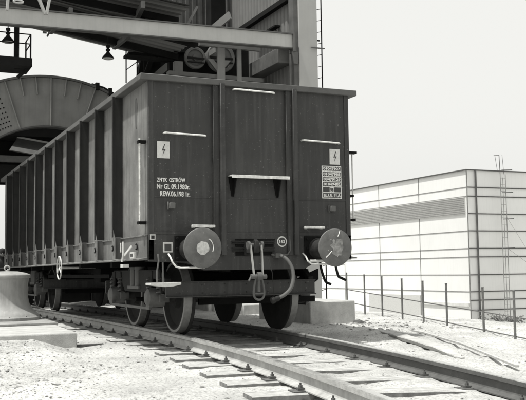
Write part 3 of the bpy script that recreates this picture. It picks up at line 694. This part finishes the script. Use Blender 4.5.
b = MB(); b.box(-1.86, -1.50, 1.68, 1.78, -.20, -.165); tag(b.obj('timber_offcut', 'clip', loc=(-1.7, 1.7, -.2)), 'short dark timber offcut lying at the corner of the concrete slab', 'offcut')
b = MB(); b.bar((2.0, 2.35, -.17), (2.35, 2.0, -.165), .05, .02); tag(b.obj('timber_offcut', 'box', loc=(2.2, 2.2, -.18)), 'small pale scrap of board on the dust before the concrete block', 'offcut')

# ------------------------------------------------------------------ fence
FP = [(4.60, 5.95, -.12), (4.30, 4.95, -.13), (4.40, 4.17, -.18), (4.24, 3.22, -.21), (4.12, 2.33, -.26), (4.02, 1.45, -.30), (3.66, .27, -.31), (3.53, -.59, -.35), (3.36, -1.6, -.37)]
FP = [(3.66+.185*y, y, max(-.37, -.318+.037*y)) for y in (6.15, 5.1, 4.17, 3.22, 2.33, 1.45, .27, -.59, -1.6)]
fence = thing('pipe_fence', 'thin grey post and wire fence across the yard before the white building', 'fence', FP[4])
for (x, y, z) in FP:
    b = MB(); b.tube([(x, y, z-.15), (x, y, z+.80)], .017, 8); b.lathe((x, y, z+.80), (0, 0, 1), [(0, .020), (.012, .019), (.014, .004)], 8); b.obj('fence_post', 'post', fence)
for h_ in (.45, .19):
    b = MB(); b.tube([(x+.02, y, z+h_) for x, y, z in FP], .009, 6); b.obj('fence_wire', 'post', fence)

# ------------------------------------------------------------------ white building
X0, Y0, ZB, ZT, X1, Y1 = 16.0, 16.62, -1.8, 4.46, 44.0, 70.0
bl = thing('clad_building', 'large white flat roofed building with thin dark horizontal bands and a louvre strip', 'building', (X0+14, Y0+20, ZB))
b = MB(); b.box(X0, X1, Y0, Y1, ZB-.5, ZT); b.obj('wall', 'bld', bl)
b = MB(); b.box(X0-.06, X1+.06, Y0-.06, Y1+.06, ZT+.002, ZT+.04); b.obj('roof_edge', 'joint', bl)
for z in (3.82, 3.48, 2.82, 2.17, 1.51, 1.19, .52, -.11, -.43, -.80, -1.45):
    b = MB(); b.box(X0-.02, X1, Y0-.03, Y0-.002, z-.018, z+.018); b.obj('front_band', 'joint', bl)
    if z not in (2.82, -.43, -.80): 
        b = MB(); b.box(X0-.012, X0-.002, Y0, Y1, z-.014, z+.014); b.obj('side_band', 'jointl', bl)
b = MB()
for yy in (19.77, 22.85, 26.0, 29.1, 32.2, 35.3, 38.4): b.box(X0-.016, X0-.001, yy-.012, yy+.012, ZB, ZT)
b.box(X0-.035, X0-.001, Y0-.055, Y0-.03, ZB, ZT)
b.obj('side_joint', 'jointl', bl)
b = MB(); b.box(16.37, 16.42, Y0-.08, Y0-.035, ZB, ZT); b.obj('downpipe', 'joint', bl)
b = MB(); b.box(X0-.04, X0-.002, Y0+.1, 60, 2.80, 3.46)
lv = b.obj('louvre_strip', 'louvre', bl)
b = MB()
for k in range(9): b.box(X0-.055, X0-.042, Y0+.1, 60, 2.84+k*.072, 2.862+k*.072)
b.obj('slat', 'jointl', lv)
b = MB(); b.box(X0-.05, X0-.002, Y0+.03, 19.7, -.66, -.54); b.obj('vent_strip', 'louvre', bl)
b = MB(); b.box(X0-.05, X0-.002, 19.8, 23.8, ZB, -.30); b.obj('block_panel', 'plate', bl)
# roof access ladder mast by the front
mast = thing('ladder_mast', 'tall thin lattice ladder mast with guy wires standing before the white building', 'mast', (17.35, 16.1, -1.7))
b = MB()
for dx in (0, .24): b.tube([(17.22+dx, 16.15, -1.8), (17.22+dx, 16.15, 4.3)], .014, 6)
b.tube([(17.5, 16.35, -1.8), (17.5, 16.35, 4.2)], .011, 6)
b.obj('upright', 'jointl', mast)
for k in range(24): b = MB(); b.tube([(17.22, 16.15, -1.6+k*.25), (17.46, 16.15, -1.6+k*.25)], .007, 5); b.obj('rung', 'jointl', mast)
b = MB(); b.tube([(16.95, 16.15, 5.0), (17.2, 16.15, 5.02)], .010, 5); b.tube([(17.0, 16.15, 5.0), (17.1, 16.15, 4.4)], .008, 5); b.tube([(17.2, 16.15, 5.02), (17.22, 16.15, 4.3)], .014, 5); b.tube([(17.34, 16.15, 5.05), (17.4, 16.15, 4.3)], .008, 5)
b.obj('top_bracket', 'joint', mast)
for z in (4.46, 3.6, 2.6, 1.5): b = MB(); b.tube([(17.3, 16.15, z), (17.75, 16.1, z+.02)], .018, 5); b.obj('bracket', 'joint', mast)
b = MB(); b.tube([(17.4, 16.1, 2.7), (18.4, 15.4, 0.5), (19.1, 15.0, -1.6)], .006, 5); b.tube([(17.4, 16.1, 1.5), (18.9, 16.3, .7), (20.5, 16.4, .1)], .006, 5); b.obj('guy_wire', 'jointl', mast)
# dry shrubs at its foot
def shrub(x, y, z, r, label, seed):
    rnd = random.Random(seed); b = MB()
    for k in range(170):
        a = rnd.uniform(0, 6.28); l = r*rnd.uniform(.5, 1.1); up = rnd.uniform(.15, 1.0)
        p0 = Vector((x+rnd.uniform(-.3, .3)*r, y+rnd.uniform(-.3, .3)*r, z)); p1 = p0+Vector((math.cos(a)*l*.6, math.sin(a)*l*.6, up*r*.6)); p2 = p1+Vector((math.cos(a)*l*.35, math.sin(a)*l*.35, rnd.uniform(-.1, .25)*r))
        b.tube([p0, p1, p2], .012, 4, rs=[.014, .009, .003])
        for q in range(3):
            c = p1.lerp(p2, rnd.random()); s_ = .035; b.add([c, c+Vector((s_, .01, s_)), c+Vector((0, s_, s_*1.5)), c+Vector((-s_, 0, s_*.6))], [(0, 1, 2, 3)])
    tag(b.obj('shrub', 'twig', loc=(x, y, z)), label, 'shrub', 'dry shrubs at the foot of the building')
shrub(16.5, 15.4, ground_z(16.5, 15.4)+.1, .75, 'larger dark dry shrub right of the corner, at the foot of the ladder mast', 1)
shrub(14.2, 15.2, ground_z(14.2, 15.2)+.08, .5, 'small pale dry shrub left of the white building corner', 2)

# ------------------------------------------------------------------ overhead steelwork
gd = thing('crane_girder', 'pale grey steel girder spanning across the top left above the wagon', 'girder', (0, 8, 5.9))
def gz(x): return .0155*(x+2.1)
b = MB(); xa, xb = -7.0, 4.575
def slant(b, x0, x1, y0, y1, za, zb):
    b.add([(x0, y0, za+gz(x0)), (x1, y0, za+gz(x1)), (x1, y1, za+gz(x1)), (x0, y1, za+gz(x0)), (x0, y0, zb+gz(x0)), (x1, y0, zb+gz(x1)), (x1, y1, zb+gz(x1)), (x0, y1, zb+gz(x0))], [(0, 3, 2, 1), (4, 5, 6, 7), (0, 1, 5, 4), (2, 3, 7, 6), (1, 2, 6, 5), (0, 4, 7, 3)])
slant(b, xa, xb, 8.0, 8.03, 5.90, 6.21); b.obj('web', 'steelg', gd)
b = MB(); slant(b, xa, xb, 7.96, 8.15, 6.212, 6.238); b.obj('flange', 'mid', gd)
b = MB(); slant(b, xa, xb, 7.985, 8.15, 5.872, 5.898); b.obj('flange', 'mid', gd)
col = thing('building_column', 'tall pale square column with a steel flange right of the overhead girder', 'column', (4.9, 8.2, -.2))
b = MB(); b.box(4.70, 5.19, 8.0, 8.5, -.6, 13); b.obj('shaft', 'colw', col, bevel=.01)
b = MB(); b.box(4.585, 4.697, 8.04, 8.09, -.6, 13); b.box(4.585, 4.60, 8.09, 8.3, -.6, 13); b.obj('flange', 'mid', col)
b = MB(); b.box(4.53, 4.575, 7.93, 8.2, 5.9, 6.4); b.prism([(4.55, 5.62), (4.66, 5.62), (4.66, 5.9), (4.50, 5.9)], 1, 7.98, 8.03); b.box(5.0, 5.35, 7.93, 7.98, 6.03, 6.05); b.obj('gusset', 'mid', col)
lad = thing('wall_ladder', 'narrow steel ladder climbing beside the pale column above the wagon', 'ladder', (5.3, 8.3, 0))
for x, y, r_ in ((5.235, 8.12, .012), (5.37, 8.12, .017)): b = MB(); b.tube([(x, y, -.1), (x, y, 12)], r_, 6); b.obj('stile', 'dark', lad)
for k in range(42): b = MB(); b.tube([(5.235, 8.12, .3+k*.28), (5.37, 8.12, .34+k*.28)], .008, 5); b.obj('rung', 'dark', lad)
b = MB(); b.box(5.10, 5.36, 8.19, 8.22, 6.28, 6.31); b.obj('stand_off', 'dark', lad)
# hall wall parallel to the track
wall = thing('corrugated_wall', 'grey corrugated sheet wall behind the girder between column and machinery', 'wall', (4.66, 12, 4))
def corr_y(b, x, y0, y1, z0, z1, pitch=.2, d=.035):
    n = int((y1-y0)/pitch); 
    pts = []
    for i in range(n):
        y = y0+i*pitch; pts += [(x, y), (x, y+pitch*.5), (x+d, y+pitch*.62), (x+d, y+pitch*.88)]
    pts.append((x, y0+n*pitch))
    vs_ = [(a, c, z0) for a, c in pts]+[(a, c, z1) for a, c in pts]+[(a+.01, c, z0) for a, c in pts]+[(a+.01, c, z1) for a, c in pts]; m_ = len(pts)
    fs = [(i, i+1, m_+i+1, m_+i) for i in range(m_-1)]+[(2*m_+i, 3*m_+i, 3*m_+i+1, 2*m_+i+1) for i in range(m_-1)]
    b.add(vs_, fs)
b = MB(); corr_y(b, 4.66, 8.35, 16, 4.0, 12); b.obj('sheeting', 'sheet', wall)
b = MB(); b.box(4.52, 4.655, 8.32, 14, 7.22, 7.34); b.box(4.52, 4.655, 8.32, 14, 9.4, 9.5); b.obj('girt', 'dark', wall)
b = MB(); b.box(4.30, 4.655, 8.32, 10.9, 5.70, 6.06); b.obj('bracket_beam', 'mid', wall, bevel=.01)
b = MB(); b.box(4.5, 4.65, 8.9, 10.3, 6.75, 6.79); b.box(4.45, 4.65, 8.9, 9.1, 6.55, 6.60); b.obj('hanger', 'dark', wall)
# machinery house above and behind the wagon
mh = thing('machinery_house', 'dark steel machinery frame with pulleys above the wagon behind the girder', 'machinery', (2.5, 11, 4))
def corr_x(b, y, x0, x1, z0, z1, pitch=.2, d=.035):
    n = int((x1-x0)/pitch); pts = []
    for i in range(n):
        x = x0+i*pitch; pts += [(x, y), (x+pitch*.5, y), (x+pitch*.62, y+d), (x+pitch*.88, y+d)]
    m_ = len(pts); vs_ = [(a, c, z0) for a, c in pts]+[(a, c, z1) for a, c in pts]
    b.add(vs_, [(i, i+1, m_+i+1, m_+i) for i in range(m_-1)])
b = MB(); corr_x(b, 12.9, 2.6, 4.6, 4.4, 11); b.obj('rear_sheeting', 'mid', mh)
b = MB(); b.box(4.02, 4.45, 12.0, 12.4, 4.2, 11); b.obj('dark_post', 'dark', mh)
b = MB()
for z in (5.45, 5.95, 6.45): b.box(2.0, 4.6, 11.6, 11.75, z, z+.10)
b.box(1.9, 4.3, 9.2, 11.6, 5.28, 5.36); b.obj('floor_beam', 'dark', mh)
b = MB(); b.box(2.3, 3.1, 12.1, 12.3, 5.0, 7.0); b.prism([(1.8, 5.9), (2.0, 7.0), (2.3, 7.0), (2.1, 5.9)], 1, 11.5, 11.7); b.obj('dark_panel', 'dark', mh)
def bar3(name, a, c, w, h, m, par): q = MB(); q.bar(a, c, w, h); q.obj(name, m, par)
bar3('stair_stringer', (3.36, 9.0, 6.93), (2.25, 11.7, 5.86), .05, .20, 'sheet', mh)
bar3('stair_stringer', (3.05, 9.2, 6.10), (2.75, 10.0, 5.90), .04, .13, 'sheet', mh)
bar3('brace', (1.75, 11.0, 5.5), (2.3, 11.0, 7.0), .08, .12, 'dark', mh)
bar3('brace', (2.0, 9.6, 8.0), (1.2, 10.6, 6.3), .08, .14, 'dark', mh)
bar3('brace', (2.75, 9.6, 7.25), (2.5, 9.7, 6.75), .03, .06, 'mid', mh)
b = MB(); b.box(2.42, 3.95, 8.55, 8.65, 6.0, 6.09); b.box(2.86, 3.04, 8.56, 8.62, 4.9, 5.998); b.box(3.36, 3.46, 8.56, 8.62, 4.9, 5.998); b.obj('hanging_frame', 'sheet', mh)
for x, z, r_, nm in ((2.62, 5.92, .27, 'pulley'), (3.28, 5.98, .37, 'pulley')):
    b = MB(); b.lathe((x, 9.5, z), (0, -1, 0), [(0, .05), (0, r_*.95), (.02, r_), (.05, r_*.93), (.08, r_), (.10, r_*.95), (.10, r_*.75), (.06, r_*.72), (.06, r_*.3), (.12, r_*.28), (.12, .02)], 32); pu = b.obj(nm, 'mid', mh, smooth=30)
    b = MB(); b.box(x-r_*.8, x+r_*.8, 9.36, 9.385, z-.05, z-.0); b.box(x-r_*.8, x+r_*.8, 9.36, 9.385, z-.14, z-.11); b.obj('guard_bar', 'dark', pu)
b = MB(); b.box(2.1, 4.2, 9.85, 10.0, 5.0, 6.5); b.box(2.2, 3.9, 9.7, 9.85, 6.1, 6.2); b.obj('dark_backing', 'dark', mh)  # added dark backing, stands for the shade behind the pulleys
b = MB(); b.box(1.95, 4.4, 9.4, 9.6, 5.45, 5.55); b.box(2.1, 2.3, 9.42, 9.58, 5.55, 5.8); b.prism([(2.9, 5.9), (3.2, 5.55), (3.5, 5.9), (3.35, 5.9), (3.2, 5.72), (3.05, 5.9)], 1, 9.33, 9.35); b.obj('pulley_bed', 'sheet', mh)
# gallery to the left of the machinery
gl = thing('access_gallery', 'small dark gallery with thin handrail left of the pulleys above the wagon', 'gallery', (1.3, 10, 5.4))
b = MB(); b.box(1.12, 2.6, 9.95, 10.1, 6.0, 6.06); b.box(1.0, 2.3, 9.8, 10.0, 5.88, 5.95); b.obj('deck', 'dark', gl)
b = MB(); b.tube([(1.07, 10, 5.3), (1.07, 10, 6.6)], .016, 6); b.tube([(1.34, 10, 5.5), (1.34, 10, 6.6)], .016, 6); b.tube([(1.07, 10, 5.62), (1.34, 10, 5.84)], .010, 6); b.tube([(1.6, 10.3, 5.3), (1.6, 10.3, 6.6)], .016, 6); b.tube([(1.07, 10, 6.3), (2.4, 10.2, 6.3)], .012, 6); b.obj('handrail', 'dark', gl)
# canopy roof
rf = thing('canopy_roof', 'dark corrugated canopy roof with pale eave strip at the top left corner', 'roof', (-2, 8.8, 6.5))
def rz(x): return 6.33-.150*(x+0)
b = MB(); x = -8.0; n = 0
vs_ = []; 
N_ = 60; xs = [-8+10.3*i/N_ for i in range(N_+1)]
ysr = []; yq = 8.3; 
while yq < 10.2: ysr += [(yq, 0), (yq+.10, 0), (yq+.13, .04), (yq+.22, .04)]; yq += .25
ysr.append((10.2, 0))
for (yy, dz) in ysr:
    for x in (-8, 2.3): vs_.append((x, yy, rz(x)+dz+.10))
mm = len(ysr); fs = [(2*i, 2*i+1, 2*i+3, 2*i+2) for i in range(mm-1)]
b.add(vs_, fs); b.add([(p[0], p[1], p[2]+.05) for p in vs_], fs); b.obj('sheeting', 'sheet', rf)
b = MB(); b.bar((-8, 10.21, rz(-8)+.02), (2.3, 10.21, rz(2.3)+.02), .05, .09); b.obj('eave_strip', 'steelg', rf)
b = MB()
for yy in (8.5, 9.8): b.bar((-8, yy, rz(-8)-.0), (2.3, yy, rz(2.3)-.0), .10, .14)
b.obj('purlin', 'dark', rf)
b = MB(); b.bar((-8, 10.0, rz(-8)-.10+.0), (2.0, 10.0, rz(2.0)-.02), .06, .06)
for x in (-.6, .9): b.bar((x, 8.3, rz(x)), (x-.1, 10.1, rz(x)-.03), .08, .10)
b.obj('rafter', 'mid', rf)
b = MB()
for a, c in (((-2.02, 7.6, 6.05), (-1.98, 7.6, 6.6)), ((-1.50, 7.6, 6.62), (-1.27, 7.6, 6.05)), ((-1.24, 7.6, 6.05), (-1.14, 7.6, 6.62))): b.bar(a, c, .05, .08, up=(0, 1, 0))
b.obj('truss_web', 'steelg', rf)
hr = thing('hall_roof', 'high dark corrugated hall roof with sloping beams above the girder at the top edge', 'roof', (0, 10, 7.4))
def hz_(x): return 7.15-.10*x
b = MB(); vs_ = []; yq = 9.0; yy_ = []
while yq < 12.6: yy_ += [(yq, 0), (yq+.12, 0), (yq+.15, .05), (yq+.27, .05)]; yq += .3
for yy, dz in yy_:
    for x in (-8, 2.35): vs_.append((x, yy, hz_(x)+dz+.1))
mm = len(yy_); fs = [(2*i, 2*i+1, 2*i+3, 2*i+2) for i in range(mm-1)]
b.add(vs_, fs); b.add([(p[0], p[1], p[2]+.05) for p in vs_], fs); b.obj('sheeting', 'sheet', hr)
for yy in (9.9, 11.5): b = MB(); b.bar((-8, yy, hz_(-8)), (2.35, yy, hz_(2.35)), .10, .16); b.obj('purlin', 'dark', hr)
for x in (-3.2, -.9, 1.2): b = MB(); b.bar((x, 9.0, hz_(x)-.08), (x+.5, 12.6, hz_(x)-.13), .10, .16); b.obj('rafter', 'mid', hr)
b = MB(); b.prism([(1.9, 6.3), (1.9, 7.1), (2.6, 7.0), (2.5, 6.3)], 1, 11.8, 11.9); b.obj('gable_panel', 'dark', hr)
b = MB(); pts = [(-1.7+.1*math.cos(R(a)), 8.3, 6.47+.03*math.sin(R(a))) for a in range(0, 361, 30)]; b.tube(pts, .02, 6); b.obj('round_opening', 'plate', rf)
b = MB(); b.bar((-.72, 10.2, rz(-.7)-.04), (-.76, 10.2, rz(-.7)-.13), .04, .04); b.obj('gutter_stub', 'mid', rf)
# hanging control platform at the left
pf = thing('hanging_platform', 'small black railed platform hanging from the girder at the left edge', 'platform', (-1.7, 9, 5.3))
b = MB(); b.box(-1.67, -1.57, 9.0, 9.1, 5.2, 6.2); b.obj('hanger_post', 'dark', pf)
b = MB(); b.box(-3.6, -1.34, 8.7, 9.5, 5.21, 5.39); b.bar((-1.38, 9.0, 5.22), (-1.60, 9.0, 5.02), .1, .07); b.obj('deck', 'dark', pf)
b = MB()
for z in (5.93, 5.72): b.tube([(-3.6, 8.8, z), (-1.36, 8.8, z)], .013, 6); b.tube([(-1.36, 8.8, z), (-1.36, 9.45, z)], .013, 6)
for x in (-3.4, -2.5): b.tube([(x, 8.8, 5.3), (x, 8.8, 5.93)], .013, 6)
b.tube([(-1.36, 8.8, 5.3), (-1.36, 8.8, 5.93)], .017, 6); b.tube([(-1.36, 9.45, 5.3), (-1.36, 9.45, 5.93)], .017, 6)
b.obj('guard_rail', 'dark', pf)
# pendant lamps
def lamp(x, y, zt, label):
    t_ = thing('pendant_lamp', label, 'lamp', (x, y, zt), 'pendant lamps under the canopy')
    b = MB(); b.tube([(x, y, zt+.18), (x, y, zt)], .01, 6); b.obj('stem', 'dark', t_)
    b = MB(); b.lathe((x, y, zt), (0, 0, -1), [(0, .02), (.01, .045), (.06, .05), (.07, .028), (.085, .028), (.10, .05), (.14, .05), (.15, .03), (.19, .045), (.25, .10), (.30, .135), (.315, .135)], 24); b.obj('lamp_shade', 'dark', t_)
    b = MB(); b.lathe((x, y, zt-.300), (0, 0, -1), [(0, .115), (.02, .12), (.035, .09), (.045, .01)], 20); b.obj('glass', 'bulb', t_)
lamp(-1.80, 9.05, 6.10, 'black bell shaped lamp hanging over the railed platform at the left edge')
lamp(.38, 9.0, 5.92, 'black bell shaped lamp hanging alone against the sky above the wagon')

# ------------------------------------------------------------------ tippler ring round the track
tp = thing('wagon_tippler', 'big grey riveted steel arch ring spanning the track behind the wagon', 'tippler', (0, 14.3, -1))
RC = (.02, 2.18); RO, RI = 4.0, 2.66
def ring(b, r0, r1, y0, y1, a0=-40, a1=220, n=120):
    vs_ = []
    for i in range(n+1):
        a = R(a0+(a1-a0)*i/n)
        for (r_, yy) in ((r0, y0), (r1, y0), (r1, y1), (r0, y1)): vs_.append((RC[0]+r_*math.cos(a), yy, RC[1]+r_*math.sin(a)))
    fs = [(i*4+k, i*4+(k+1) % 4, (i+1)*4+(k+1) % 4, (i+1)*4+k) for i in range(n) for k in range(4)]+[(0, 1, 2, 3), (n*4, n*4+1, n*4+2, n*4+3)]
    b.add(vs_, fs)
b = MB(); ring(b, RI, RO, 14.0, 14.03); b.obj('ring_plate', 'ring', tp, smooth=60)
b = MB(); ring(b, RO, RO+.06, 13.90, 14.2); ring(b, RI-.04, RI, 13.90, 14.2); b.obj('ring_flange', 'mid', tp, smooth=60)
for a in list(range(-30, 215, 6)):
    b = MB(); full = (a % 18 == 0)
    r0 = RI+.0 if full else RO-.48
    ca, sa = math.cos(R(a)), math.sin(R(a)); p0 = (RC[0]+r0*ca, 13.96, RC[1]+r0*sa); p1 = (RC[0]+RO*ca, 13.96, RC[1]+RO*sa)
    b.bar(p0, p1, .10, .022, up=(0, 1, 0)) if False else b.bar(p0, p1, .022, .08, up=(0, 1, 0)); b.obj('stiffener', 'ring', tp)
# riveted splice patch at left
b = MB()
for i in range(9):
    for j in range(9):
        a = 112+i*1.6; r_ = RI+.15+j*.13
        if r_ > RO-.12: continue
        b.lathe((RC[0]+r_*math.cos(R(a)), 14.0, RC[1]+r_*math.sin(R(a))), (0, -1, 0), [(0, .022), (.012, .018), (.018, .005)], 6)
b.obj('rivets', 'dark', tp)
b = MB(); ring(b, RI, RO, 17.0, 17.03, n=60); b.obj('ring_plate', 'ring', tp, smooth=60)
b = MB(); b.box(1.95, 4.4, 11.2, 24, -.6, 4.3); b.box(-.5, 1.9, 17.4, 18, -.6, 2.2); b.box(4.75, 5.1, 8.6, 24, -.6, 4.2); b.obj('shade_backing', 'dark', tp)  # dark boxes added to stand for the shade under and behind the wagon
# cross girders and clamps inside
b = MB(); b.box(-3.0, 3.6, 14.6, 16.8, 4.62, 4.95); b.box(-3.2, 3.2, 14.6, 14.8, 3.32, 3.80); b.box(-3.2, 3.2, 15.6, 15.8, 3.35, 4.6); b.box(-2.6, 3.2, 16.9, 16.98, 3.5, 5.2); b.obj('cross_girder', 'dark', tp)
b = MB(); b.add([(-.72, 14.9, 4.62), (.30, 14.9, 4.46), (.05, 14.5, 4.05), (-1.0, 14.5, 4.20), (-.72, 14.95, 4.60), (.30, 14.95, 4.44), (.05, 14.55, 4.03), (-1.0, 14.55, 4.18)], [(0, 1, 2, 3), (7, 6, 5, 4), (0, 4, 5, 1), (1, 5, 6, 2), (2, 6, 7, 3), (3, 7, 4, 0)])
b.obj('clamp_plate', 'mid', tp)
b = MB(); b.bar((-.74, 14.88, 4.62), (.26, 14.88, 4.48), .08, .05); b.obj('clamp_edge', 'steelg', tp)
b = MB(); b.box(-1.6, 1.6, 14.35, 14.5, 3.85, 4.02); b.obj('clamp_beam', 'mid', tp)
b = MB()
for x in (-4.6, 4.6): b.box(x-.4, x+.4, 13.8, 17.4, -1, .6)
b.obj('roller_base', 'conc', tp)
b = MB(); b.tube([(1.15, 13.95, 6.09), (1.5, 13.95, 6.01), (1.9, 13.95, 5.80)], .03, 8); b.box(1.26, 1.36, 13.88, 14.05, 5.93, 6.13); b.box(1.62, 1.72, 13.88, 14.05, 5.80, 6.0); b.obj('cable_clamp', 'dark', tp)
